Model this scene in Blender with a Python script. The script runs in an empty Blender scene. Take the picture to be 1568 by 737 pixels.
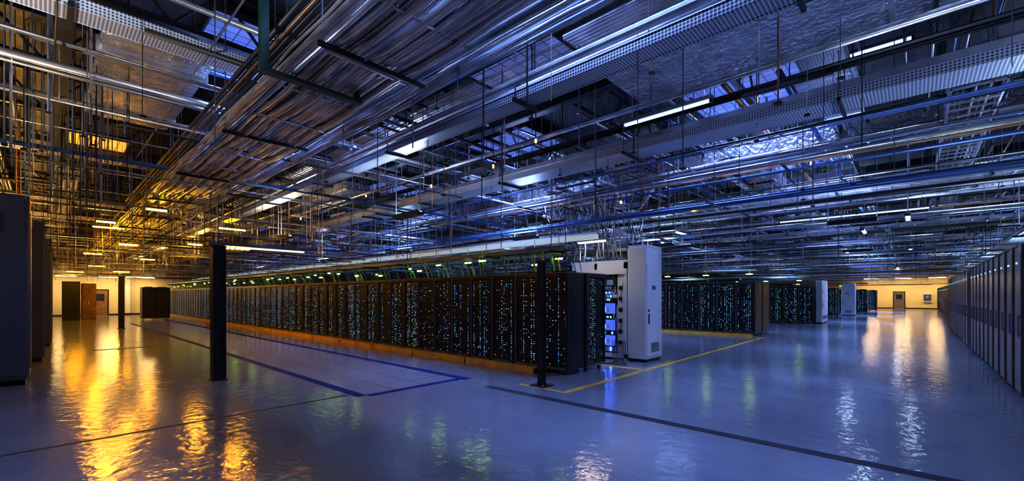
import bpy, math, random
from mathutils import Vector, Matrix
R = random.Random(7)
S = bpy.context.scene
COL = S.collection

# ------------------------------------------------------------------ materials
def newmat(name):
    m = bpy.data.materials.new(name); m.use_nodes = True
    nt = m.node_tree; b = nt.nodes['Principled BSDF']
    return m, nt, b
def N(nt, t, **kw):
    n = nt.nodes.new(t)
    for k, v in kw.items():
        setattr(n, k, v)
    return n
def math_n(nt, op, a, b=None):
    n = N(nt, 'ShaderNodeMath', operation=op)
    for i, v in enumerate((a, b)):
        if v is None: continue
        if isinstance(v, (int, float)): n.inputs[i].default_value = v
        else: nt.links.new(v, n.inputs[i])
    return n.outputs[0]
def ramp(nt, fac, stops, interp='LINEAR'):
    r = N(nt, 'ShaderNodeValToRGB'); r.color_ramp.interpolation = interp
    e = r.color_ramp.elements
    while len(e) > 1: e.remove(e[-1])
    e[0].position = stops[0][0]; e[0].color = (*stops[0][1], 1)
    for p, c in stops[1:]:
        k = e.new(p); k.color = (*c, 1)
    nt.links.new(fac, r.inputs[0]); return r.outputs[0]
def simple(name, col, rough=.5, metal=0., var=.15, scale=4., bump=0., bscale=40., spec=None):
    m, nt, b = newmat(name)
    tc = N(nt, 'ShaderNodeTexCoord')
    nz = N(nt, 'ShaderNodeTexNoise'); nz.inputs['Scale'].default_value = scale; nz.inputs['Detail'].default_value = 3
    nt.links.new(tc.outputs['Object'], nz.inputs['Vector'])
    lo = tuple(max(0, c*(1-var)) for c in col); hi = tuple(min(1, c*(1+var)) for c in col)
    nt.links.new(ramp(nt, nz.outputs['Fac'], [(.3, lo), (.7, hi)]), b.inputs['Base Color'])
    b.inputs['Roughness'].default_value = rough; b.inputs['Metallic'].default_value = metal
    if spec is not None: b.inputs['Specular IOR Level'].default_value = spec
    if bump:
        n2 = N(nt, 'ShaderNodeTexNoise'); n2.inputs['Scale'].default_value = bscale
        nt.links.new(tc.outputs['Object'], n2.inputs['Vector'])
        bp = N(nt, 'ShaderNodeBump'); bp.inputs['Strength'].default_value = bump; bp.inputs['Distance'].default_value = .03
        nt.links.new(n2.outputs['Fac'], bp.inputs['Height']); nt.links.new(bp.outputs[0], b.inputs['Normal'])
    return m
def emis(name, col, s):
    m, nt, b = newmat(name)
    b.inputs['Base Color'].default_value = (*col, 1)
    b.inputs['Emission Color'].default_value = (*col, 1); b.inputs['Emission Strength'].default_value = s
    return m
def emis_tile(name, col, s, size=.2):
    m, nt, b = newmat(name)
    tc = N(nt, 'ShaderNodeTexCoord')
    br = N(nt, 'ShaderNodeTexBrick'); br.offset = 0
    br.inputs['Scale'].default_value = 1; br.inputs['Brick Width'].default_value = size; br.inputs['Row Height'].default_value = size
    br.inputs['Mortar Size'].default_value = size*.05
    br.inputs['Color1'].default_value = (*col, 1); br.inputs['Color2'].default_value = (*[c*.7 for c in col], 1); br.inputs['Mortar'].default_value = (*[c*.12 for c in col], 1)
    nt.links.new(tc.outputs['Object'], br.inputs['Vector'])
    nt.links.new(br.outputs['Color'], b.inputs['Base Color']); nt.links.new(br.outputs['Color'], b.inputs['Emission Color'])
    b.inputs['Emission Strength'].default_value = s
    return m

def perforated(name, col, metal=.9, rough=.35, step=.035):
    m, nt, b = newmat(name)
    tc = N(nt, 'ShaderNodeTexCoord')
    sc = N(nt, 'ShaderNodeVectorMath', operation='SCALE'); sc.inputs['Scale'].default_value = 1/step
    nt.links.new(tc.outputs['Object'], sc.inputs[0])
    fr = N(nt, 'ShaderNodeVectorMath', operation='FRACTION'); nt.links.new(sc.outputs[0], fr.inputs[0])
    sb = N(nt, 'ShaderNodeVectorMath', operation='SUBTRACT'); sb.inputs[1].default_value = (.5, .5, .5); nt.links.new(fr.outputs[0], sb.inputs[0])
    ln = N(nt, 'ShaderNodeVectorMath', operation='LENGTH'); nt.links.new(sb.outputs[0], ln.inputs[0])
    c = ramp(nt, ln.outputs['Value'], [(.0, tuple(x*.08 for x in col)), (.40, tuple(x*.1 for x in col)), (.47, col)])
    nt.links.new(c, b.inputs['Base Color'])
    b.inputs['Metallic'].default_value = metal; b.inputs['Roughness'].default_value = rough
    return m

M = {}
M['galv'] = simple('galvanised_steel', (.60, .62, .67), .26, .82, .35, 3)
M['steel'] = simple('blue_grey_steel', (.17, .19, .23), .34, .7, .3, 2)
M['dark'] = simple('dark_painted_steel', (.011, .012, .016), .4, .3, .3, 5)
M['copper'] = simple('copper_pipe', (.42, .20, .10), .35, .6, .2, 3)
M['bluep'] = simple('blue_conduit', (.06, .13, .34), .35, .4, .2, 3)
M['cable'] = simple('grey_cable', (.66, .64, .62), .26, .45, .45, 2)
M['cableblk'] = simple('black_cable', (.02, .02, .022), .45, 0, .3, 3)
M['cableyel'] = simple('yellow_cable', (.6, .5, .06), .4, 0, .3, 3)
M['cablegrn'] = simple('green_cable', (.12, .5, .12), .4, 0, .3, 3)
M['perf'] = perforated('perforated_tray_metal', (.68, .75, .86), .35)
M['green'] = simple('green_strut', (.01, .06, .03), .4, .3)
M['foil'] = simple('foil_insulation', (.62, .65, .70), .22, .88, .2, 3, bump=1., bscale=13)
M['white'] = simple('white_powder_coat', (.74, .75, .77), .35, .0, .04, 2)
M['rackblk'] = simple('rack_black', (.024, .022, .025), .30, .35, .25, 6)
M['rackgrey'] = simple('cabinet_blue_grey', (.09, .10, .14), .38, .25, .1, 1.2)
M['rackdoor'] = simple('cabinet_door_lavender', (.27, .235, .26), .3, .5, .15, 1.5)
M['yellow'] = simple('yellow_paint', (.80, .44, .04), .45, 0, .25, 3)
M['blue_line'] = simple('blue_floor_tape', (.006, .012, .14), .6, 0, .3, 3, spec=.15)
M['seam_and_shade'] = simple('dark_joint_and_shade', (.014, .017, .034), .6, 0, .3, 3, spec=.25)  # floor joints, and one strip of painted beam shade
M['wallY'] = simple('painted_wall_cream', (.74, .62, .38), .7, 0, .06, .6)
M['wallD'] = simple('painted_wall_dark', (.05, .055, .08), .8, 0, .1, .6)
M['brown'] = simple('brown_wood_door', (.22, .11, .04), .5, 0, .25, 3)
M['plate'] = simple('server_faceplate', (.03, .032, .04), .35, .5, .2, 6)
M['edge'] = simple('rack_edge_trim', (.17, .14, .135), .35, .5, .2, 6)
M['e_blue'] = emis('lamp_cool_blue', (.30, .50, 1.), 6)
M['e_white'] = emis('lamp_cool_white', (.55, .72, 1.), 24)
M['e_dim'] = emis('lamp_dim_white', (.5, .68, 1.), .8)
M['e_amber'] = emis('lamp_sodium_amber', (1., .40, .012), 80)
M['e_green'] = emis('lamp_yellow_green', (.55, .95, .08), 13)
M['e_screen'] = emis('screen_blue', (.04, .08, 1.), 1.0)
M['e_cyan'] = emis('led_cyan', (.2, .8, 1.), 2)
M['e_warm'] = emis('lamp_warm', (1., .68, .42), 1.2)
M['e_fill'] = emis('lamp_added_fill', (1., .80, .55), 13)  # glow of the fill lamp added above the aisle
M['e_wall'] = emis('lamp_wall_wash', (1., .68, .30), 90)
M['e_bulb'] = emis('lamp_amber_bulb', (1., .33, .02), 26)
M['e_beam'] = emis('trunking_painted_glow', (.60, .70, .66), .22)  # brightness of the lit beam put in as emission
M['t_blue'] = emis_tile('blue_tile_painted_glow', (.10, .15, .38), .34)  # blue light falling on ceiling tiles, painted as emission
M['t_amb'] = emis_tile('amber_tile_painted_glow', (1., .42, .05), .65, .15)  # orange ceiling tile given a glow of its own
M['t_ambdim'] = emis_tile('amber_textured_glow_tile', (.8, .36, .08), .3, .1)  # weaker painted glow on a textured amber tile

def ceiling_mat():
    m, nt, b = newmat('ceiling_deck')
    tc = N(nt, 'ShaderNodeTexCoord')
    br = N(nt, 'ShaderNodeTexBrick'); br.offset = 0
    br.inputs['Scale'].default_value = 1; br.inputs['Brick Width'].default_value = .6; br.inputs['Row Height'].default_value = .6
    br.inputs['Mortar Size'].default_value = .015
    br.inputs['Color1'].default_value = (.028, .033, .052, 1); br.inputs['Color2'].default_value = (.007, .009, .014, 1); br.inputs['Mortar'].default_value = (.003, .003, .005, 1)
    nt.links.new(tc.outputs['Object'], br.inputs['Vector']); nt.links.new(br.outputs['Color'], b.inputs['Base Color'])
    b.inputs['Roughness'].default_value = .5; b.inputs['Metallic'].default_value = .3
    return m
M['ceil'] = ceiling_mat()

def floor_mat(name='epoxy_floor', lo=(.185, .205, .265), hi=(.26, .285, .345), tile=0):
    m, nt, b = newmat(name)
    tc = N(nt, 'ShaderNodeTexCoord')
    n1 = N(nt, 'ShaderNodeTexNoise'); n1.inputs['Scale'].default_value = .5; n1.inputs['Detail'].default_value = 5
    nt.links.new(tc.outputs['Object'], n1.inputs['Vector'])
    c = ramp(nt, n1.outputs['Fac'], [(.3, lo), (.7, hi)])
    if tile:
        br = N(nt, 'ShaderNodeTexBrick'); br.offset = 0; br.inputs['Scale'].default_value = 1
        br.inputs['Brick Width'].default_value = tile; br.inputs['Row Height'].default_value = tile; br.inputs['Mortar Size'].default_value = .006
        br.inputs['Mortar'].default_value = (.03, .035, .06, 1)
        nt.links.new(tc.outputs['Object'], br.inputs['Vector']); nt.links.new(c, br.inputs['Color1']); nt.links.new(c, br.inputs['Color2'])
        c = br.outputs['Color']
    nt.links.new(c, b.inputs['Base Color'])
    n2 = N(nt, 'ShaderNodeTexNoise'); n2.inputs['Scale'].default_value = 1.6; n2.inputs['Detail'].default_value = 4
    nt.links.new(tc.outputs['Object'], n2.inputs['Vector'])
    rr = N(nt, 'ShaderNodeMapRange'); rr.inputs['To Min'].default_value = .08; rr.inputs['To Max'].default_value = .17
    nt.links.new(n2.outputs['Fac'], rr.inputs['Value']); nt.links.new(rr.outputs[0], b.inputs['Roughness'])
    n3 = N(nt, 'ShaderNodeTexNoise'); n3.inputs['Scale'].default_value = 7.0; n3.inputs['Detail'].default_value = 3
    nt.links.new(tc.outputs['Object'], n3.inputs['Vector'])
    bp = N(nt, 'ShaderNodeBump'); bp.inputs['Strength'].default_value = .6; bp.inputs['Distance'].default_value = .012
    nt.links.new(n3.outputs['Fac'], bp.inputs['Height']); nt.links.new(bp.outputs[0], b.inputs['Normal'])
    b.inputs['IOR'].default_value = 1.85
    return m
M['floor'] = floor_mat()
M['floortile'] = floor_mat('tiled_floor_area', (.25, .27, .33), (.31, .33, .40), .6)

def led_mat(name='server_face_leds', strength=4.6, density=.36, pal=None):
    m, nt, b = newmat(name)
    b.inputs['Base Color'].default_value = (.018, .018, .023, 1); b.inputs['Roughness'].default_value = .35; b.inputs['Metallic'].default_value = .4
    tc = N(nt, 'ShaderNodeTexCoord'); oi = N(nt, 'ShaderNodeObjectInfo')
    sp = N(nt, 'ShaderNodeSeparateXYZ'); nt.links.new(tc.outputs['Object'], sp.inputs[0])
    u = math_n(nt, 'DIVIDE', sp.outputs['X'], .075); v = math_n(nt, 'DIVIDE', sp.outputs['Z'], .044)
    fu = math_n(nt, 'FLOOR', u); fv = math_n(nt, 'FLOOR', v)
    cu = math_n(nt, 'SUBTRACT', math_n(nt, 'FRACT', u), .5); cv = math_n(nt, 'SUBTRACT', math_n(nt, 'FRACT', v), .5)
    mu = math_n(nt, 'LESS_THAN', math_n(nt, 'ABSOLUTE', cu), .085); mv = math_n(nt, 'LESS_THAN', math_n(nt, 'ABSOLUTE', cv), .15)
    cb = N(nt, 'ShaderNodeCombineXYZ'); nt.links.new(fu, cb.inputs[0]); nt.links.new(fv, cb.inputs[1])
    nt.links.new(math_n(nt, 'MULTIPLY', oi.outputs['Random'], 137.), cb.inputs[2])
    wn = N(nt, 'ShaderNodeTexWhiteNoise'); nt.links.new(cb.outputs[0], wn.inputs['Vector'])
    sep = N(nt, 'ShaderNodeSeparateColor'); nt.links.new(wn.outputs['Color'], sep.inputs[0])
    cb2 = N(nt, 'ShaderNodeCombineXYZ'); nt.links.new(fu, cb2.inputs[0]); nt.links.new(math_n(nt, 'MULTIPLY', oi.outputs['Random'], 91.), cb2.inputs[1])
    wn2 = N(nt, 'ShaderNodeTexWhiteNoise'); nt.links.new(cb2.outputs[0], wn2.inputs['Vector'])
    dens = math_n(nt, 'MULTIPLY', math_n(nt, 'POWER', wn2.outputs['Value'], 2.), density*3)
    on = math_n(nt, 'LESS_THAN', sep.outputs[0], dens)
    mask = math_n(nt, 'MULTIPLY', math_n(nt, 'MULTIPLY', mu, mv), on)
    bri = math_n(nt, 'MULTIPLY', math_n(nt, 'POWER', sep.outputs[1], 2.), strength)
    tot = math_n(nt, 'MULTIPLY', mask, bri)
    pal = pal or [(0, (.06, .55, .30)), (.22, (.1, .5, .8)), (.42, (.10, .25, 1.)), (.70, (.3, .4, 1.)), (.86, (1., .55, .15)), (.91, (.6, .8, 1.))]
    col = ramp(nt, sep.outputs[2], pal, 'CONSTANT')
    nt.links.new(col, b.inputs['Emission Color']); nt.links.new(tot, b.inputs['Emission Strength'])
    return m
M['led'] = led_mat()

# ------------------------------------------------------------------ mesh builder
class MB:
    def __init__(s): s.v = []; s.f = []; s.m = []; s.mats = []
    def mi(s, k):
        if k not in s.mats: s.mats.append(k)
        return s.mats.index(k)
    def box(s, x0, x1, y0, y1, z0, z1, k):
        n = len(s.v); i = s.mi(k)
        s.v += [(x0,y0,z0),(x1,y0,z0),(x1,y1,z0),(x0,y1,z0),(x0,y0,z1),(x1,y0,z1),(x1,y1,z1),(x0,y1,z1)]
        for q in ((0,3,2,1),(4,5,6,7),(0,1,5,4),(1,2,6,5),(2,3,7,6),(3,0,4,7)):
            s.f.append(tuple(n+a for a in q)); s.m.append(i)
    def bev(s, x0, x1, y0, y1, z0, z1, k, b=.012):
        i = s.mi(k)
        def ring(z, g):
            a0, a1, c0, c1 = x0+g, x1-g, y0+g, y1-g
            return [(a0+b,c0,z),(a1-b,c0,z),(a1,c0+b,z),(a1,c1-b,z),(a1-b,c1,z),(a0+b,c1,z),(a0,c1-b,z),(a0,c0+b,z)]
        n = len(s.v)
        rs = [ring(z0, b*.5), ring(z0+b*.6, 0), ring(z1-b*.6, 0), ring(z1, b*.5)]
        for r in rs: s.v += r
        for j in range(3):
            for a in range(8):
                c = (a+1) % 8
                s.f.append((n+j*8+a, n+j*8+c, n+j*8+8+c, n+j*8+8+a)); s.m.append(i)
        s.f.append(tuple(n+7-a for a in range(8))); s.m.append(i)
        s.f.append(tuple(n+24+a for a in range(8))); s.m.append(i)
    def tube(s, pts, r, k, n=6, cap=True):
        i = s.mi(k); pts = [Vector(p) for p in pts]; base = len(s.v)
        for j, p in enumerate(pts):
            d = (pts[min(j+1, len(pts)-1)] - pts[max(j-1, 0)]).normalized()
            up = Vector((0, 0, 1)) if abs(d.z) < .9 else Vector((1, 0, 0))
            a = d.cross(up).normalized(); c = a.cross(d).normalized()
            for q in range(n):
                t = 2*math.pi*q/n + math.pi/n
                s.v.append(tuple(p + a*math.cos(t)*r + c*math.sin(t)*r))
        for j in range(len(pts)-1):
            for q in range(n):
                w = (q+1) % n
                s.f.append((base+j*n+q, base+j*n+w, base+(j+1)*n+w, base+(j+1)*n+q)); s.m.append(i)
        if cap:
            s.f.append(tuple(base+q for q in range(n))[::-1]); s.m.append(i)
            e = base+(len(pts)-1)*n
            s.f.append(tuple(e+q for q in range(n))); s.m.append(i)
    def mesh(s, name, smooth=False):
        me = bpy.data.meshes.new(name); me.from_pydata(s.v, [], s.f)
        for k in s.mats: me.materials.append(M[k])
        me.polygons.foreach_set('material_index', s.m)
        if smooth: me.polygons.foreach_set('use_smooth', [True]*len(s.f))
        me.update(); return me
    def obj(s, name, loc=(0, 0, 0), rz=0, smooth=False):
        o = bpy.data.objects.new(name, s.mesh(name, smooth)); COL.objects.link(o)
        o.location = loc; o.rotation_euler = (0, 0, rz); return o
def inst(me, name, loc, rz=0):
    o = bpy.data.objects.new(name, me); COL.objects.link(o); o.location = loc; o.rotation_euler = (0, 0, rz); return o

XL, XR, YF, YB, HR = -50., 7., -2.6, 74., 6.2
H = HR-.02
# ------------------------------------------------------------------ room shell
def slab(name, a, k):
    b = MB(); b.box(*a, k); return b.obj(name)
slab('floor', (XL-.2, XR+.2, YF-.2, YB+.2, -.2, 0), 'floor')
slab('ceiling', (XL-.2, XR+.2, YF-.2, YB+.2, HR, HR+.2), 'ceil')
slab('wall_left', (XL-.2, XL, YF, YB, 0, HR), 'wallY')
slab('wall_right', (XR, XR+.2, YF, YB, 0, HR), 'wallD')
slab('wall_front', (XL, XR, YF-.2, YF, 0, HR), 'wallD')
slab('wall_back', (XL, XR, YB, YB+.2, 0, HR), 'wallY')
b = MB(); b.box(XL+.001, XL+.03, YF+.01, YB-.01, .0, .12, 'dark'); b.obj('baseboard_left')
b = MB(); b.box(XL+.04, XR-.01, YB-.03, YB-.001, .0, .12, 'dark'); b.obj('baseboard_back')
def door(name, loc, rz, k='brown'):
    b = MB()
    b.box(-.5, .5, -.02, .0, 0, 2.1, k)
    b.box(-.58, -.5, -.05, .0, 0, 2.18, 'dark'); b.box(.5, .58, -.05, .0, 0, 2.18, 'dark'); b.box(-.58, .58, -.05, .0, 2.1, 2.18, 'dark')
    b.box(-.3, .3, -.03, -.02, 1.2, 1.8, 'plate'); b.tube([(.4, -.03, 1), (.4, -.08, 1), (.3, -.08, 1)], .015, 'galv')
    return b.obj(name, loc, rz)
door('door_1', (-1.4, YB-.04, 0), 0, 'rackdoor')
door('door_2', (XL+.04, 3.2, 0), math.pi/2)
b = MB(); b.box(-.4, .4, -.25, 0, .9, 1.9, 'white'); b.box(-.35, .35, -.27, -.25, 1.0, 1.8, 'rackgrey'); b.box(-.1,.1,-.29,-.27,1.4,1.6,'e_screen'); b.obj('electrical_panel', (1.2, YB-.01, 0))

# ------------------------------------------------------------------ floor markings
def strip(name, x0, x1, y0, y1, k, z=.003):
    b = MB(); b.box(x0, x1, y0, y1, 0, z, k); return b.obj(name)
strip('floor_tape_blue', -46, -6.45, 5.60, 5.79, 'blue_line', .004)
strip('floor_tape_blue', -34, -6.65, 3.47, 3.63, 'blue_line', .004)
strip('floor_tape_blue', -6.68, -6.53, 3.64, 5.59, 'blue_line', .004)
strip('floor_joint_and_shade', -6.91, -6.86, -2.5, 3.45, 'seam_and_shade')
strip('floor_joint_and_shade', -18.2, -18.0, 1.0, 2.6, 'seam_and_shade')
strip('floor_joint_and_shade', -5.7, 6.9, 5.41, 5.57, 'seam_and_shade')  # no joint: dark strip paints the overhead beam's shadow and reflection
strip('floor_tape_yellow', -4.42, -4.30, 6.0, 19.2, 'yellow')
strip('floor_tape_yellow', -5.4, -4.45, 6.0, 6.08, 'yellow')
strip('floor_tape_yellow', -20, -4.45, 19.1, 19.22, 'yellow')
strip('floor_tape_yellow', -6.2, -4.45, 9.0, 9.12, 'yellow')
strip('floor_tile_area', -40, -6.69, 3.64, 5.59, 'floortile', .002)

# ------------------------------------------------------------------ racks
def rack_mesh(name, w=.73, d=1.08, h=2.14, z0=.1, units=26):
    b = MB(); x = w/2; y = d/2
    b.bev(-x, x, -y+.06, y, z0, h-.02, 'rackblk', .01)
    b.box(-x, -x+.045, -y, -y+.06, z0, h-.02, 'edge'); b.box(x-.045, x, -y, -y+.06, z0, h-.02, 'rackblk')
    b.box(-x+.045, x-.045, -y, -y+.06, h-.09, h-.02, 'rackblk'); b.box(-x+.045, x-.045, -y, -y+.06, z0, z0+.06, 'edge')
    b.box(-x-.001, x+.001, -y-.006, y+.001, h-.02, h, 'edge')
    b.box(-x+.003, -x+.012, -y-.008, -y, z0+.05, h-.06, 'steel')
    uz = (h-.1-z0-.07)/units
    for i in range(units):
        z = z0+.065+i*uz
        b.box(-x+.06, x-.06, -y+.02+(.008 if i % 3 else 0), -y+.06, z+.004, z+uz-.004, 'led')
    b.box(x-.04, x-.025, -y-.03, -y-.015, 1.0, 1.25, 'galv'); b.box(x-.04, x-.025, -y-.015, -y, 1.02, 1.05, 'galv'); b.box(x-.04, x-.025, -y-.015, -y, 1.2, 1.23, 'galv')
    for sx in (-1, 1):
        for za, zb in ((z0+.08, 1.1), (1.14, h-.1)):
            b.box(*(sorted((sx*x, sx*(x+.004)))), -y+.14, y-.08, za, zb, 'rackblk')
    for sx in (-1, 1):
        for sy in (-1, 1):
            cx, cy = sx*(x-.09), sy*(y-.12)
            b.box(cx-.03, cx+.03, cy-.03, cy+.03, .07, z0, 'galv')
            b.tube([(cx-.018, cy, .04), (cx+.018, cy, .04)], .04, 'cableblk', 10)
    b.box(-.2, .2, -.1, .25, h, h+.04, 'dark')
    return b.mesh(name)
RM = rack_mesh('server_rack_mesh')
RS = rack_mesh('server_rack_shallow_mesh', d=.6)
RT = rack_mesh('server_rack_tall_mesh', h=2.22)
def row(x1, x0, yfront, me=RM, dep=1.08, rz=0, step=.745):
    x = x1
    while x - step > x0:
        y = yfront + dep/2 if rz == 0 else yfront - dep/2
        inst(me, 'server_rack', (x-step/2, y, 0), rz); x -= step
inst(RS, 'server_rack', (-5.57, 7.60, 0)); inst(RS, 'server_rack', (-6.315, 7.60, 0))
inst(RM, 'server_rack', (-5.70, 8.33, 0), math.pi/2)
row(-6.70, -49, 7.30)
row(-7.1, -48, 11.12, rz=math.pi)
row(-4.7, -34, 19.5, RT); row(-4.7, -34, 21.8, RT, rz=math.pi)
row(-4.3, -24, 30.4, RT); row(-4.3, -24, 32.8, RT, rz=math.pi)
row(-4.3, -16, 41.5, RT)
row(-3.2, -12, 52., RT)
row(-2.9, -10, 60., RT)
b = MB(); x = -5.9
while x > -48:
    b.box(x-2.2, x-.03, 7.06, 7.26, 0, .11, 'yellow'); b.box(x-2.2, x-.03, 7.06, 7.10, .11, .125, 'yellow'); b.box(x-.03, x, 7.08, 7.25, 0, .09, 'dark'); x -= 2.23
b.obj('yellow_floor_kerb')
b = MB(); b.box(-14, -4.75, 19.3, 19.4, 0, .08, 'yellow'); b.box(-14, -4.75, 19.3, 19.32, .08, .1, 'yellow'); b.obj('yellow_floor_kerb')

def white_cabinet(name, w, d, h, loc, rz=0):
    b = MB(); x = w/2; y = d/2
    b.bev(-x, x, -y, y, .08, h, 'white', .02); b.box(-x+.03, x-.03, -y+.03, y-.03, 0, .08, 'dark')
    b.box(-x-.004, x+.004, -y+.05, y-.05, h, h+.05, 'white')
    b.box(x, x+.012, -y+.04, y-.04, .14, h*.86, 'white')
    b.box(x+.012, x+.035, -y+.10, -y+.13, .95, 1.2, 'dark'); b.box(x+.012, x+.02, -y+.08, -y+.15, 1.25, 1.31, 'dark')
    b.box(x+.012, x+.016, -y+.3, -y+.5, 1.8, 1.9, 'rackgrey')
    for i in range(8): b.box(x+.012, x+.018, -y+.25, y-.2, .25+i*.03, .262+i*.03, 'dark')
    return b.obj(name, loc, rz)
white_cabinet('white_end_cabinet', .5, .9, 2.85, (-5.05, 10.45, 0))
white_cabinet('white_end_cabinet', .3, 2.2, 2.5, (-4.1, 32.0, 0))
white_cabinet('white_end_cabinet', .8, .9, 2.6, (-3.95, 45., 0), -math.pi/2)

b = MB()
X0, X1, Y0, Y1 = -7.05, -5.32, 10.0, 11.0
for xx in (X0, -6.26, X1-.08):
    b.box(xx, xx+.08, Y0, Y0+.08, 0, 2.5, 'white'); b.box(xx, xx+.08, Y1-.08, Y1, 0, 2.5, 'white')
b.box(X0, X1, Y0, Y1, 2.34, 2.56, 'white'); b.box(X0, X1, Y0, Y1, .06, .16, 'white'); b.box(X0, X1, Y1-.03, Y1, .16, 2.34, 'rackgrey')
b.box(X0, X1, Y0-.02, Y0, 2.2, 2.34, 'white')
for bay, (a, c) in enumerate(((X0+.08, -6.26), (-6.18, X1-.08))):
    z = .2
    while z < 2.1:
        hh = R.choice((.045, .09, .09, .18)); 
        if z+hh > 2.15: break
        k = R.choice(('plate', 'white', 'white', 'galv'))
        b.box(a+.01, c-.22, Y0+.06, Y0+.7, z, z+hh-.008, k)
        b.box(a+.01, a+.03, Y0+.045, Y0+.06, z+.005, z+hh-.012, 'galv')
        if hh > .08:
            for j in range(9):
                xx = a+.05+j*.045
                if xx < c-.3: b.box(xx, xx+.025, Y0+.052, Y0+.06, z+.015, z+hh-.03, R.choice(('white', 'e_cyan', 'dark', 'white', 'e_screen')))
        else:
            b.box(a+.08, a+.09, Y0+.055, Y0+.06, z+.012, z+.025, 'e_cyan')
        z += hh
    for z in (.32, .72, 1.15):
        b.box(a+.02, c-.24, Y0+.03, Y0+.055, z, z+.33, 'dark'); b.box(a+.04, c-.26, Y0+.025, Y0+.03, z+.03, z+.30, 'e_screen')
        for j in range(3): b.box(a+.07+j*.11, a+.13+j*.11, Y0+.02, Y0+.025, z+.08, z+.2, 'e_cyan' if j == 1 else 'white')
    b.box(c-.2, c-.01, Y0+.05, Y0+.4, .16, 2.2, 'white')
    for j in range(6): b.box(c-.16, c-.07, Y0+.03, Y0+.05, .4+j*.28, .5+j*.28, 'dark')
for i in range(22):
    x = R.uniform(X0+.1, X1-.1); x2 = x+R.uniform(-.15, .15); z = R.uniform(.6, 2.1); y = Y0+R.uniform(-.03, .02)
    b.tube([(x, y, z), (x+.02, y-.04, z-.15), (x2, y-.05, z-.35), (x2, y, z-.5)], .008, R.choice(('cableblk', 'white', 'bluep')), 5)
for j in range(8):
    x = -5.7+j*.05
    b.tube([(x, Y0-.02, .5), (x+.05, Y0-.12, .12), (x+.2, Y0-.3, .015), (x+.3+R.uniform(-.1,.2), Y0-.6, .015), (x+.1, Y0-.9, .015)], .009, 'cableblk', 5)
b.obj('open_equipment_frame')

def door_cab(name, w=.78, d=1.1, h=2.5):
    b = MB(); x = w/2; y = d/2
    b.bev(-x, x, -y, y, .06, h, 'rackblk', .012); b.box(-x+.03, x-.03, -y+.04, y-.04, 0, .06, 'dark')
    b.box(-x+.14, x-.012, -y-.07, -y, .12, h-.08, 'rackdoor')
    b.box(-x+.22, x-.10, -y-.075, -y-.07, .25, h-.2, 'rackdoor')
    b.box(-x+.02, -x+.045, -y-.09, -y, .1, h-.05, 'edge')
    b.box(-x+.05, -x+.13, -y-.02, -y, .3, h-.3, 'led')
    b.box(x-.06, x-.04, -y-.11, -y-.09, 1.0, 1.35, 'galv'); b.box(x-.06, x-.04, -y-.09, -y-.07, 1.02, 1.05, 'galv'); b.box(x-.06, x-.04, -y-.09, -y-.07, 1.3, 1.33, 'galv')
    b.box(-x+.3, -x+.42, -y-.079, -y-.075, h-.34, h-.315, 'e_cyan')
    b.box(-x, x, -y-.03, -y, h-.06, h, 'rackblk')
    return b.mesh(name)
DC = door_cab('door_cabinet_mesh')
y = 5.2
while y < 18: inst(DC, 'equipment_cabinet', (1.25+.59, y+.42, 0), -math.pi/2); y += .84
y = 19.6
while y < 29: inst(DC, 'equipment_cabinet', (1.25+.59, y+.42, 0), -math.pi/2); y += .84
y = 36.
while y < 70: inst(DC, 'equipment_cabinet', (2.0+.59, y+.42, 0), -math.pi/2); y += .84

def ahu(name, x, yedge, w=2.2, dx=1.5, h=3.5):
    b = MB()
    b.bev(x-dx, x, yedge-w, yedge, .1, h, 'rackgrey', .03); b.box(x-dx+.05, x-.05, yedge-w+.05, yedge-.05, 0, .1, 'dark')
    b.box(x, x+.02, yedge-w+.06, yedge-w/2-.02, .2, h-.12, 'rackgrey'); b.box(x, x+.02, yedge-w/2+.02, yedge-.06, .2, h-.12, 'rackgrey')
    for i in range(10): b.box(x+.02, x+.03, yedge-w/2+.2, yedge-.3, h-.7+i*.04, h-.68+i*.04, 'dark')
    b.box(x+.02, x+.05, yedge-w/2+.08, yedge-w/2+.11, 1.4, 1.7, 'dark')
    b.box(x-dx+.2, x-.2, yedge, yedge+.012, .3, h-.3, 'rackgrey')
    return b.obj(name)
for x, ye in ((-12, -.17), (-16, .03), (-20.6, .20), (-25, .25), (-30, .3), (-36, .3)):
    ahu('air_handling_cabinet', x, ye)

b = MB(); b.bev(-41.8, -41, .85, 1.7, .0, 2.6, 'rackblk', .02); b.box(-41, -40.98, .9, 1.65, .1, 2.5, 'rackblk'); b.obj('dark_storage_cabinet')
b = MB(); b.bev(-43., -42.2, 1.8, 2.55, .0, 2.5, 'brown', .02)
for i in range(2): b.box(-42.2, -42.18, 1.84+i*.36, 2.16+i*.36, .1, 2.4, 'brown')
b.box(-42.18, -42.15, 2.14, 2.2, 1., 1.3, 'galv'); b.obj('brown_storage_cabinet')
inst(RT, 'server_rack', (-38.6, 4.9, 0), -math.pi/2); inst(RT, 'server_rack', (-38.6, 5.65, 0), -math.pi/2)
b = MB(); b.box(-49.9, -49.6, 4.8, 5.1, 0, 6.15, 'white'); b.box(-49.95, -49.55, 4.75, 5.15, 0, .15, 'dark'); b.obj('white_pillar')

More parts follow.
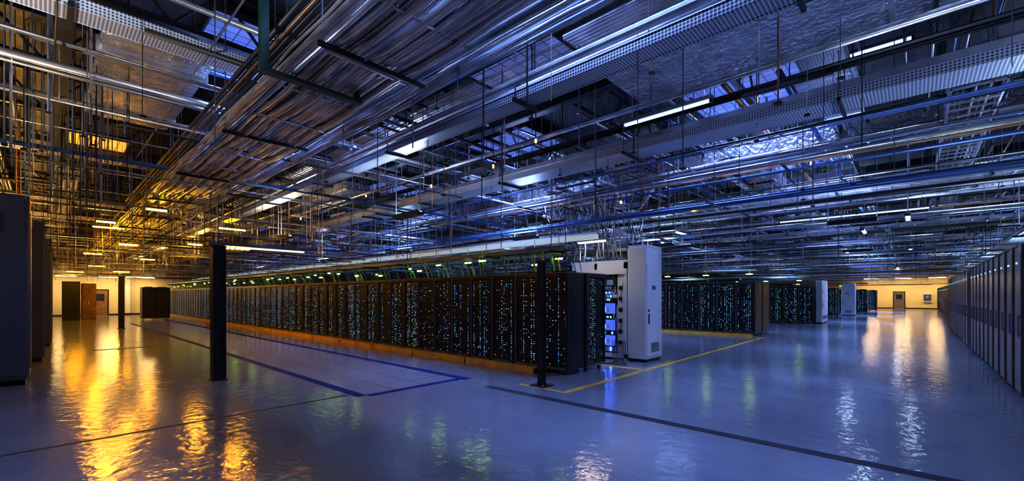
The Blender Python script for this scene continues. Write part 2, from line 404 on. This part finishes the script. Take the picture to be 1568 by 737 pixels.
def post(name, x, y, w, h, rot=0, plate=.3):
    b = MB(); a = w/2
    b.box(-a, a, -a, -a+.03, 0, h, 'dark'); b.box(-a, a, a-.03, a, 0, h, 'dark')
    b.box(-a+.02, a-.02, -a+.03, a-.03, .02, h-.02, 'dark')
    p = plate/2; b.box(-p, p, -p, p, 0, .02, 'dark')
    for sx in (-1, 1):
        for sy in (-1, 1): b.tube([(sx*(p-.04), sy*(p-.04), .02), (sx*(p-.04), sy*(p-.04), .05)], .015, 'galv')
    b.box(-a-.02, a+.02, -a-.02, a+.02, h-.02, h, 'dark')
    return b.obj(name, (x, y, 0), rot)
post('steel_post', -10.0, 2.33, .22, 2.62, 0, .26)
post('steel_post', -29.3, 2.68, .22, 2.62, 0, .3)
post('steel_post', -5.0, 6.2, .11, 2.28, 0, .32)

# ------------------------------------------------------------------ light fixtures
def fixture(x, y, z, length, axis, k, w=.09, drop=True, name='strip_light'):
    b = MB(); l = length/2
    def bx(a0, a1, c0, c1, z0, z1, kk):
        if axis == 'X': b.box(a0, a1, c0, c1, z0, z1, kk)
        else: b.box(c0, c1, a0, a1, z0, z1, kk)
    bx(-l, l, -w/2-.02, w/2+.02, .0, .05, 'steel'); bx(-l+.03, l-.03, -w/2, w/2, -.03, 0, k)
    bx(-l, -l+.03, -w/2-.02, w/2+.02, -.05, 0, 'dark'); bx(l-.03, l, -w/2-.02, w/2+.02, -.05, 0, 'dark')
    if drop:
        for s in (-1, 1):
            p = (s*(l-.15), 0) if axis == 'X' else (0, s*(l-.15))
            b.tube([(p[0], p[1], .05), (p[0], p[1], H-z)], .008, 'galv', 4)
    return b.obj(name, (x, y, z))
b = MB(); b.box(-10.11, -9.89, 2.15, 4.0, 2.63, 2.69, 'steel'); b.box(-10.04, -9.96, 2.9, 3.95, 2.605, 2.63, 'e_warm')
for i in range(5): b.box(-10.05, -9.95, 2.46+i*.09, 2.51+i*.09, 2.58, 2.63, 'e_bulb')
b.obj('post_mounted_lamp')
b = MB(); b.box(-29.4, -29.2, 2.5, 4.0, 2.62, 2.69, 'steel'); b.box(-29.36, -29.24, 2.85, 3.95, 2.59, 2.62, 'e_warm'); b.obj('post_mounted_lamp')
for x, y, z, l, ax, k, w in [(-2.6, 6.0, 4.25, 1.3, 'X', 'e_dim', .05), (-9.5, 8.2, 4.6, .8, 'X', 'e_dim', .06),
     (-.1, 12.6, 3.35, .9, 'Y', 'e_white', .05), (-1.0, 15.0, 3.4, .9, 'Y', 'e_white', .05), (-.1, 22, 3.4, 1.2, 'Y', 'e_white', .07), (-2.1, 23, 3.5, 1.2, 'Y', 'e_white', .07),
     (-5.6, 14.2, 3.7, 1.2, 'Y', 'e_blue', .08), (-.8, 38, 3.5, 1.5, 'Y', 'e_white', .1), (-.4, 9.0, 5.6, .8, 'X', 'e_dim', .05),
     (-1.3, 14.6, 3.8, 3.2, 'X', 'e_dim', .05), (-1.8, 18.6, 3.75, 4., 'X', 'e_dim', .06)]:
    fixture(x, y, z, l, ax, k, w)
for x, y, z, l in [(-14.5, 2.0, 3.9, .5), (-17.6, 4.5, 4.0, .9), (-18, 1.3, 3.9, .5), (-21.2, 1.6, 4.1, .9), (-20, 3.9, 3.6, .5), (-22, 2.2, 3.6, .6), (-25, 1.4, 3.4, .6), (-27, 3.4, 3.4, .6), (-31, 1.9, 3.2, .7), (-35, 3.2, 3.1, .8), (-37, 1.3, 3.1, .8), (-41, 3.4, 2.95, .8)]:
    fixture(x, y, z, l, 'Y', 'e_amber', .12)
for y in (1.2, 3.6, 6.0): fixture(-48.2, y, 3.2, 1.2, 'Y', 'e_wall', .12)
for x in (-4, -1., 2.): fixture(x, 71.6, 3.8, 1.5, 'X', 'e_wall', .16)
b = MB()
for px, py, dd in ((820, 216, 7.), (660, 285, 10), (755, 255, 8), (950, 310, 10), (1050, 320, 12), (560, 300, 12), (350, 376, 9.6), (460, 335, 14)):
    t = (px-784)/665; x = dd*(-.679+.734*t); y = dd*(.734+.679*t); z = 1.65+(453-py)/665*dd
    b.tube([(x, y, z-.03), (x, y, z-.015), (x, y, z+.015), (x, y, z+.03)], .015, 'e_bulb', 8)
    b.tube([(x, y, z+.03), (x, y, H)], .008, 'dark', 4)
b.obj('amber_indicator_bulbs')
b = MB()
for i in range(42):
    x = -6.0-i*1.0+R.uniform(-.3, .3); yy = R.uniform(7.55, 8.1); zz = R.uniform(2.30, 2.56); l = R.uniform(.05, .13)
    b.box(x-l, x+l, yy, yy+.05, zz, zz+.03, 'e_green'); b.box(x-l-.04, x+l+.04, yy-.02, yy+.07, zz+.03, zz+.07, 'steel'); b.tube([(x, yy+.03, zz+.07), (x, yy+.03, 3.0)], .008, 'galv', 4)
for yy in (20.6, 31.6, 42, 52.5):
    for i in range(8):
        x = -5.2-i*1.8; b.box(x-.12, x+.12, yy, yy+.06, 2.56, 2.59, 'e_green'); b.tube([(x, yy+.03, 2.6), (x, yy+.03, 3.0)], .01, 'galv', 4)
for i in range(12):
    y = 9+i*2.1; b.box(2.0, 2.08, y-.1, y+.1, 2.85, 2.87, 'e_green'); b.tube([(2.05, y, 2.9), (2.05, y, H)], .008, 'galv', 4)
b.obj('rack_task_lamps')

# ------------------------------------------------------------------ overhead structure
b = MB()
x = 5.5
while x > -49:
    for z in (5.35, 6.05):
        b.box(x-.05, x+.05, YF+.05, YB-.05, z, z+.08, 'dark')
    ymax = 40 if x > -25 else 24
    y = YF+.2
    while y < ymax:
        b.tube([(x, y, 5.4), (x, y+.6, 6.1)], .025, 'dark', 4, False); b.tube([(x, y+.6, 6.1), (x, y+1.2, 5.4)], .025, 'dark', 4, False); y += 1.2
    x -= 2.6
b.obj('roof_truss')
b = MB()
for y in [0.2+i*3.1 for i in range(24)]:
    b.box(XL+.1, XR-.1, y-.04, y+.04, 5.1, 5.28, 'dark')
    b.box(XL+.1, XR-.1, y-.08, y+.08, 5.09, 5.1, 'dark')
b.obj('roof_purlins')

mats = ['galv', 'galv', 'steel', 'steel', 'dark', 'dark', 'dark', 'copper', 'bluep', 'cableblk', 'galv']
b = MB()
for i in range(165):
    y = R.uniform(-2, 24) if i < 120 else R.uniform(24, 70); z = R.triangular(3.2, 5.3, 4.3) if y > 8 else R.uniform(4.3, 5.3)
    r = R.choice((.012, .015, .02, .025, .03, .045))
    if R.random() < .45: xa, xb = XL+.6, XR-.1
    else:
        xa = R.uniform(XL+.6, 0); xb = min(XR-.1, xa+R.uniform(5, 25))
    k = R.choice(mats)
    b.tube([(xa, y, z), (xb, y, z)], r, k, 6)
    if R.random() < .5:
        for q in range(R.randint(1, 4)): b.tube([(xa, y+.07*(q+1), z), (xb, y+.07*(q+1), z)], r*.8, k, 5)
b.obj('conduit_pipes_lengthwise', smooth=True)
b = MB()
for i in range(180):
    x = R.uniform(-49, 6) if i < 100 else R.uniform(-26, 5); z = R.uniform(3.9, 5.3); r = R.choice((.012, .015, .02, .03, .04))
    if R.random() < .3: ya, yb = YF+.1, YB-.1
    else:
        ya = R.uniform(-2.4, 20); yb = ya+R.uniform(3, 20)
    if x > -8: z = max(z, 4.8); 
    if x > -6: ya = max(ya, 7); yb = max(yb, ya+5)
    b.tube([(x, ya, z), (x, yb, z)], r, R.choice(mats), 6)
b.tube([(-8.2, -2.4, 4.65), (-8.2, 9, 4.65)], .05, 'galv', 8); b.tube([(-8.35, -2.4, 4.62), (-8.35, 9, 4.62)], .03, 'steel', 8)
b.obj('conduit_pipes_crosswise', smooth=True)
b = MB()
for i in range(110):
    y = R.uniform(11.5, 70); z = R.uniform(2.9, 3.9); xa = R.uniform(-40, -5); b.tube([(xa, y, z), (min(6.8, xa+R.uniform(6, 30)), y, z)], R.choice((.015, .02, .03)), R.choice(mats), 5)
for i in range(140):
    x = R.uniform(-49, -14); z = R.uniform(2.9, 3.9); ya = R.uniform(-.5, 10); b.tube([(x, ya, z), (x, ya+R.uniform(1.5, 8), z)], R.choice((.01, .015, .02)), R.choice(mats), 5)
for i in range(1500):
    x = R.uniform(-45, 5); y = R.triangular(0, 45, 9); z = R.uniform(3.0, 5.0)
    if math.hypot(x, y) < 8 and z < 4.4: continue
    if math.hypot(x, y) < 4: continue
    l = R.uniform(.3, 1.2); t = R.choice((.01, .015, .02))
    if R.random() < .6: b.box(x-t, x+t, y, y+l, z, z+.04, R.choice(('galv', 'steel', 'dark', 'dark')))
    else: b.box(x, x+l, y-t, y+t, z, z+.04, R.choice(('galv', 'steel', 'dark', 'dark')))
b.obj('low_level_conduits')

b = MB()
def rod(x, y, z, r=.008, k='galv'):
    b.tube([(x, y, z), (x, y, H)], r, k, 4, False)
    if R.random() < .5: b.box(x-.03, x+.03, y-.03, y+.03, z-.01, z+.01, 'dark')
for i in range(2100):
    x = R.uniform(-49, 6); y = R.triangular(-2, 45, 6)
    if math.hypot(x, y) < 4.5: continue
    rod(x, y, R.uniform(3.1, 4.8), R.choice((.005, .007, .010)), R.choice(('galv', 'steel', 'dark', 'copper')))
for i in range(600):
    x = R.uniform(-48, -12); y = R.uniform(-.5, 11); rod(x, y, R.uniform(2.75, 3.6), R.choice((.008, .012)), R.choice(('galv', 'steel', 'dark', 'copper')))
for i in range(500):
    x = R.uniform(-20, 5); y = R.uniform(16, 60); rod(x, y, R.uniform(2.8, 3.6), R.choice((.008, .012)), R.choice(('galv', 'steel', 'dark')))
for i in range(110):
    x = R.uniform(-14, -8.); y = R.uniform(-.4, .9); rod(x, y, R.uniform(3.2, 4.4), .009, R.choice(('dark', 'steel', 'galv')))
b.obj('hanger_rods')

def ladder(b, axis, a0, a1, c, w, z, k='galv', step=.3, hgt=.08, hang=2.4, solid=None, cab=0):
    def bx(p0, p1, q0, q1, z0, z1, kk):
        if axis == 'X': b.box(p0, p1, q0, q1, z0, z1, kk)
        else: b.box(q0, q1, p0, p1, z0, z1, kk)
    for s in (-1, 1):
        bx(a0, a1, c+s*w/2-.012, c+s*w/2+.012, z, z+hgt, k)
        bx(a0, a1, c+s*w/2-.025, c+s*w/2+.025, z+hgt-.01, z+hgt, k)
    if solid: bx(a0, a1, c-w/2, c+w/2, z+.005, z+.015, solid)
    else:
        p = a0
        while p < a1: bx(p, p+.03, c-w/2, c+w/2, z+.005, z+.03, k); p += step
    for j in range(cab):
        q = c+R.uniform(-w*.4, w*.4); zz = z+.045+R.random()*.03; kk = R.choice(('cable', 'cable', 'cableblk', 'bluep'))
        b.tube([(a0, q, zz), (a1, q, zz)] if axis == 'X' else [(q, a0, zz), (q, a1, zz)], .014, kk, 5, False)
    p = a0+.3
    while p < a1:
        for s in (-1, 1):
            q = c+s*(w/2+.06)
            if axis == 'X': b.tube([(p, q, z-.05), (p, q, H)], .01, 'steel', 4, False)
            else: b.tube([(q, p, z-.05), (q, p, H)], .01, 'steel', 4, False)
        bx(p-.02, p+.02, c-w/2-.1, c+w/2+.1, z-.045, z, 'dark'); p += hang
b = MB()
for c, z, a0, a1, w in [(9.8, 4.3, -45, 6, .45), (12.6, 4.0, -40, 6, .45), (15.5, 4.3, -40, 6, .5), (18, 3.8, -30, 6, .4), (23.6, 3.9, -30, 6, .5), (28, 3.7, -26, 6, .5), (35, 3.8, -24, 6, .5), (44, 3.8, -20, 6, .5), (.4, 4.5, -46, -14, .4), (-1.4, 4.2, -46, 3, .5), (5.4, 4.9, -46, 5, .35)]:
    ladder(b, 'X', a0, a1, c, w, z, cab=6)
for c, z, a0, a1, w in [(-13.5, 4.7, -2.4, 12, .3), (-17.5, 4.3, -1, 14, .35), (-22, 4.4, -1, 14, .35), (-27, 4.1, -1, 14, .35), (-33, 4.1, -1, 10, .35), (.6, 4.3, 8, 60, .5), (2.4, 4.0, 8, 60, .5), (4.2, 4.6, 8, 60, .4), (-3.0, 4.7, 8, 40, .4), (-7.0, 4.4, 9, 40, .4), (-11., 4.9, 3.2, 20, .35)]:
    ladder(b, 'Y', a0, a1, c, w, z, cab=6)
b.obj('cable_ladder_trays')

b = MB()
ladder(b, 'X', -46, 6.5, 7.15, .5, 4.15, 'perf', hgt=.17, solid='perf', hang=3.)
b.box(-46, 6.5, 6.86, 6.90, 4.28, 4.36, 'galv')
b.obj('perforated_cable_tray')
b = MB()
ladder(b, 'X', -46, 6.5, 4.25, .26, 4.15, 'perf', hgt=.12, solid='perf', hang=3.)
b.tube([(-46, 4.0, 4.3), (6.5, 4.0, 4.3)], .05, 'galv', 10); b.tube([(-46, 4.5, 4.42), (6.5, 4.5, 4.42)], .035, 'galv', 10)
b.obj('perforated_cable_tray')
b = MB(); ladder(b, 'Y', -2.3, 4.6, -6.9, .35, 4.8, 'perf', hgt=.12, solid='perf', hang=2.2); b.obj('perforated_cable_tray')
b = MB(); b.tube([(-40, 6.0, 4.45), (6.5, 6.0, 4.45)], .04, 'galv', 10); b.tube([(-40, 8.8, 4.0), (6.5, 8.8, 4.0)], .045, 'galv', 10)
b.tube([(-46, 9.4, 3.55), (6.5, 9.4, 3.55)], .035, 'galv', 10); b.tube([(-46, 13.5, 3.5), (6.5, 13.5, 3.5)], .05, 'galv', 10)
b.obj('overhead_water_pipes', smooth=True)

# main cable bundle: separate looms lying on / sagging between the tray rungs
b = MB()
ladder(b, 'X', -46, 5, 2.35, 1.0, 4.05, 'galv', hgt=.12, hang=3.2, step=1.07)
for i in range(95):
    y0 = R.uniform(1.88, 2.84); lay = R.random()**1.4; z0 = 4.10+lay*.22; r = R.choice((.010, .014, .02, .026, .032))
    pts = []; x = 5.
    ph = R.uniform(0, 6); am = R.uniform(.01, .06); fq = R.uniform(.2, .5); sag = R.uniform(.01, .07)
    while x > -46:
        pts.append((x, min(2.86, max(1.86, y0+am*math.sin(x*fq+ph)+R.uniform(-.006, .006))), z0-sag*abs(math.sin(x*1.47+ph*.1))+R.uniform(-.004, .004))); x -= .55 if x > -15 else 1.1
    b.tube(pts, r, R.choice(('cable', 'cable', 'galv', 'galv', 'cableblk')), 7)
for i in range(12):
    y0 = R.choice((R.uniform(1.6, 1.8), R.uniform(2.9, 3.15))); z0 = 4.08+R.random()*.12; pts = []; x = 5.
    while x > -42:
        pts.append((x, y0+R.uniform(-.02, .02), z0-.06*abs(math.sin(x*.98))*R.random())); x -= .8
    b.tube(pts, R.choice((.014, .022)), R.choice(('cable', 'galv')), 6)
b.obj('main_cable_bundle', smooth=True)
b = MB(); b.box(-4.95, -4.85, 1.5, 2.6, 3.95, 3.99, 'green'); b.box(-4.94, -4.86, 1.5, 1.58, 3.99, H, 'green'); b.box(-4.93, -4.87, 2.52, 2.58, 3.99, H, 'dark')
b.obj('green_trapeze_hanger')

b = MB()
ladder(b, 'X', -48, -5.4, 7.65, .4, 2.62, 'steel', hang=2.0); ladder(b, 'X', -48, -5.4, 10.4, .5, 2.8, 'steel', hang=2.)
b.box(-46, -5.5, 8.82, 8.96, 3.0, 3.10, 'e_beam'); b.box(-46, -5.5, 8.86, 8.92, 3.10, 3.16, 'white')  # beam is no lamp, its lit look is painted glow
for i in range(34):
    y0 = R.uniform(7.48, 7.82) if i % 2 else R.uniform(10.2, 10.6); zz = 2.68 if i % 2 else 2.86; pts = []; x = -5.4
    while x > -48: pts.append((x, y0+R.uniform(-.03, .03), zz+R.uniform(-.01, .05))); x -= .9
    b.tube(pts, .012, R.choice(('cableyel', 'cableyel', 'cablegrn', 'cableblk', 'bluep')), 5, False)
for i in range(260):
    x = -5.5-R.random()**1.5*40; y = R.uniform(7.5, 8.0); s = R.uniform(-.3, .3)
    b.tube([(x, y, 2.68), (x+s*.3, y-.02, 2.55+R.uniform(-.05, .1)), (x+s, y+.1, 2.35), (x+s, y+.15, 2.19)], .009, R.choice(('cableyel', 'cablegrn', 'cableblk', 'bluep')), 4, False)
b.obj('rack_top_cabling')
b = MB()
for i in range(80):
    x = R.uniform(-7.3, -4.9); y = R.uniform(9.2, 10.7); z = R.uniform(2.9, 3.6); s = R.uniform(-.9, .5)
    b.tube([(x, y, 2.6 if x < -5.3 else 2.9), (x+.1*s, y+R.uniform(-.2, .2), z), (x+s*.6, y+R.uniform(-.4, .3), z+.2+R.uniform(-.2, .2)), (x+s, y+R.uniform(-.5, .5), 4.3)], .011, R.choice(('cableblk', 'cable', 'steel')), 5, False)
b.obj('cable_drop_tangle')

b = MB()
for yy, xa, xb in ((20.2, -33, -4.6), (21.2, -33, -4.6), (31.4, -24, -4.4), (42, -16, -4.3), (52.5, -12, -3.2)):
    ladder(b, 'X', xa, xb, yy, .45, 2.75, 'steel', hang=2.)
    for i in range(10):
        pts = []; x = xb
        while x > xa: pts.append((x, yy+R.uniform(-.18, .18), 2.82+R.uniform(-.01, .05))); x -= .9
        b.tube(pts, .014, R.choice(('cableyel', 'cablegrn', 'cableblk', 'bluep')), 4, False)
ladder(b, 'Y', 6, 30, 1.9, .5, 2.95, 'steel', hang=2.)
b.obj('row_cable_trays')

def duct(name, x0, x1, y0, y1, z0, z1, axis='X', k='foil'):
    b = MB(); b.bev(x0, x1, y0, y1, z0, z1, k, .06)
    a0, a1 = (x0, x1) if axis == 'X' else (y0, y1); p = a0+.6
    while p < a1-.2:
        if axis == 'X': b.box(p, p+.05, y0-.025, y1+.025, z0-.025, z1+.025, 'galv')
        else: b.box(x0-.025, x1+.025, p, p+.05, z0-.025, z1+.025, 'galv')
        p += 1.2
    for s in (.15, .85):
        x = x0+(x1-x0)*s
        for q in (.15, .85):
            yy = y0+(y1-y0)*q; b.tube([(x, yy, z1), (x, yy, H)], .012, 'dark', 4)
    return b.obj(name)
duct('insulated_air_duct', -3.2, .8, 5.25, 6.5, 4.70, 5.05)
duct('insulated_air_duct', -11, -7.4, .5, 1.7, 4.95, 5.1)
duct('insulated_air_duct', -16, 5, 10.4, 11.3, 4.6, 5.0)
duct('insulated_air_duct', -3.9, -2.9, 12, 30, 4.95, 5.3, 'Y')
duct('insulated_air_duct', -30, -12, 5.9, 6.7, 4.7, 5.0)
b = MB()
ladder(b, 'Y', 6.3, 9.6, -.9, .5, 4.75, 'perf', solid='perf'); b.obj('perforated_cable_tray')

def panel(x, y, sx, sy, z, col, power, name='added_glow_panel', spread=150, tile=None):  # ceiling panel; where powered, an added area light for the floor
    b = MB(); b.box(-sx/2, sx/2, -sy/2, sy/2, 0.02, .08, 'steel')
    if tile: b.box(-sx/2, sx/2, -sy/2, sy/2, 0.01, .02, tile)
    b.box(-sx/2-.03, -sx/2, -sy/2-.03, sy/2+.03, -.02, .08, 'dark'); b.box(sx/2, sx/2+.03, -sy/2-.03, sy/2+.03, -.02, .08, 'dark')
    b.box(-sx/2, sx/2, -sy/2-.03, -sy/2, -.02, .08, 'dark'); b.box(-sx/2, sx/2, sy/2, sy/2+.03, -.02, .08, 'dark')
    for q in (-.4, .4): b.tube([(q*sx, 0, .08), (q*sx, 0, H-z)], .01, 'dark', 4)
    o = b.obj(name, (x, y, z))
    if power:
        l = bpy.data.lights.new(name+'_light', 'AREA'); l.shape = 'RECTANGLE'; l.size = sx*.97; l.size_y = sy*.97; l.color = col; l.energy = power; l.spread = math.radians(spread)
        lo = bpy.data.objects.new('added_panel_light', l); COL.objects.link(lo); lo.parent = o; lo.location = (0, 0, -.022)
    return o
BL = (.27, .40, 1.)
panel(-4.2, 4.9, 1.6, 1.3, 5.0, (.25, .4, 1.), 0, tile='t_blue')  # plain ceiling tile, blue lighting painted as glow
panel(-1.0, 8.3, .8, .8, 4.95, (.25, .4, 1.), 0, tile='t_blue')
for x in (-2.5, -8.5, -15., -22, -30):
    for y in (3.2, 9.6, 15.8, 23.5, 33, 45, 58):
        if x < -9 and y > 30: continue
        if x < -9 and y < 4: continue
        panel(x+R.uniform(-.4, .4), y+R.uniform(-.5, .5), 2.2, 2.0, 5.85, BL, 270, tile='t_blue', spread=110)  # added panels that wash the floor in blue
for y in (14, 26, 40, 56): panel(3.4, y, 1.2, 1.2, 5.85, BL, 180, tile='t_blue', spread=120)
panel(-12.7, .8, 1.0, .9, 4.9, (1., .5, .08), 0, name='amber_panel', tile='t_amb')
panel(-8.9, 3.9, 1.3, 1.1, 5.3, (1., .5, .08), 0, name='amber_panel', tile='t_ambdim')

def added_uplight(x, y, z, col, power, sx=1.2, sy=.2, hang=False, name='added_uplight_trough'):  # added trough lamp, lights the overhead clutter from below
    b = MB(); b.box(-sx/2-.03, sx/2+.03, -sy/2-.03, sy/2+.03, -.07, -.01, 'dark')
    b.box(-sx/2-.03, sx/2+.03, -sy/2-.03, -sy/2, -.01, .02, 'dark'); b.box(-sx/2-.03, sx/2+.03, sy/2, sy/2+.03, -.01, .02, 'dark')
    if hang:
        for q in (-1, 1): b.tube([(q*(sx/2+.02), 0, -.02), (q*(sx/2+.02), 0, H-z)], .008, 'steel', 4)
    o = b.obj(name, (x, y, z))
    l = bpy.data.lights.new('added_uplight', 'AREA'); l.shape = 'RECTANGLE'; l.size = sx; l.size_y = sy; l.color = col; l.energy = power; l.spread = math.radians(175)
    lo = bpy.data.objects.new('added_upward_lamp', l); COL.objects.link(lo); lo.parent = o; lo.rotation_euler = (math.pi, 0, 0); lo.location = (0, 0, .0)
CB = (.42, .56, 1.); CC = (.40, .68, 1.); AM = (1., .50, .10)
for x in (-6, -12, -20): added_uplight(x, 20., 2.34, CB, 75)
for x in (-6, -12): added_uplight(x, 31., 2.34, CC, 100)
for y in (7.4, 11, 15, 21, 27): added_uplight(2.0, y, 2.575, CB, 65, .8, .3)
for y in (40, 52): added_uplight(2.7, y, 2.575, CC, 110, .8, .3)
for x in (-12.7, -16.7, -21.3, -25.7, -30.7, -36.7): added_uplight(x, -.8, 3.57, AM, 85, .8, .4)
for x, y, c, p in [(2.5, 2.0, CB, 85), (-1.5, -1.6, (.75, .82, .95), 130), (-4.2, -1.2, (.9, .9, .98), 190), (-8.2, -1.6, (1., .72, .48), 90), (3.0, 5.5, CB, 70), (-7.5, 5.0, (.5, .62, 1.), 50), (-13, 4.6, (1., .75, .5), 70), (-6, 13.5, CC, 70), (-13, 14, CB, 70), (-21, 13, CC, 70),
                   (-8, 9.2, CB, 50), (-14, 9.2, CC, 50), (-21, 9.2, (.6, .62, .7), 50), (-30, 9.2, AM, 60), (-1, 12, CB, 60), (-1.5, 20, CC, 70), (-2, 28, CC, 90), (-2, 38, CC, 110), (-2, 50, CC, 110), (-22, 4.5, AM, 70), (-30, 4.5, AM, 90), (-38, 4.5, AM, 110)]:
    added_uplight(x, y, 3.3, c, p, .8, .1, True)  # added hanging uplights, some out of view, brighten bundle and pipes
b = MB(); b.box(-.4, .4, -.08, .08, 0, .05, 'steel'); b.box(-.38, .38, -.06, .06, -.02, 0, 'e_fill')
for q in (-.3, .3): b.tube([(q, 0, .05), (q, 0, H-3.0)], .008, 'steel', 4)
b.obj('added_aisle_fill', (-5.9, 9.3, 3.0))  # added lamp to brighten the white cabinet and open frame

w = bpy.data.worlds.new('world'); S.world = w; w.use_nodes = True
w.node_tree.nodes['Background'].inputs[0].default_value = (.02, .03, .06, 1)
S.view_settings.view_transform = 'Standard'; S.view_settings.look = 'None'; S.view_settings.exposure = 1.12; S.view_settings.gamma = .88
cam = bpy.data.cameras.new('camera'); co = bpy.data.objects.new('camera', cam); COL.objects.link(co)
cam.sensor_width = 36; cam.lens = 36*665/1568; cam.shift_y = (453-368.5)/1568; cam.clip_end = 300
co.location = (0, 0, 1.65); co.rotation_euler = (math.pi/2, 0, math.radians(42.8))
S.camera = co
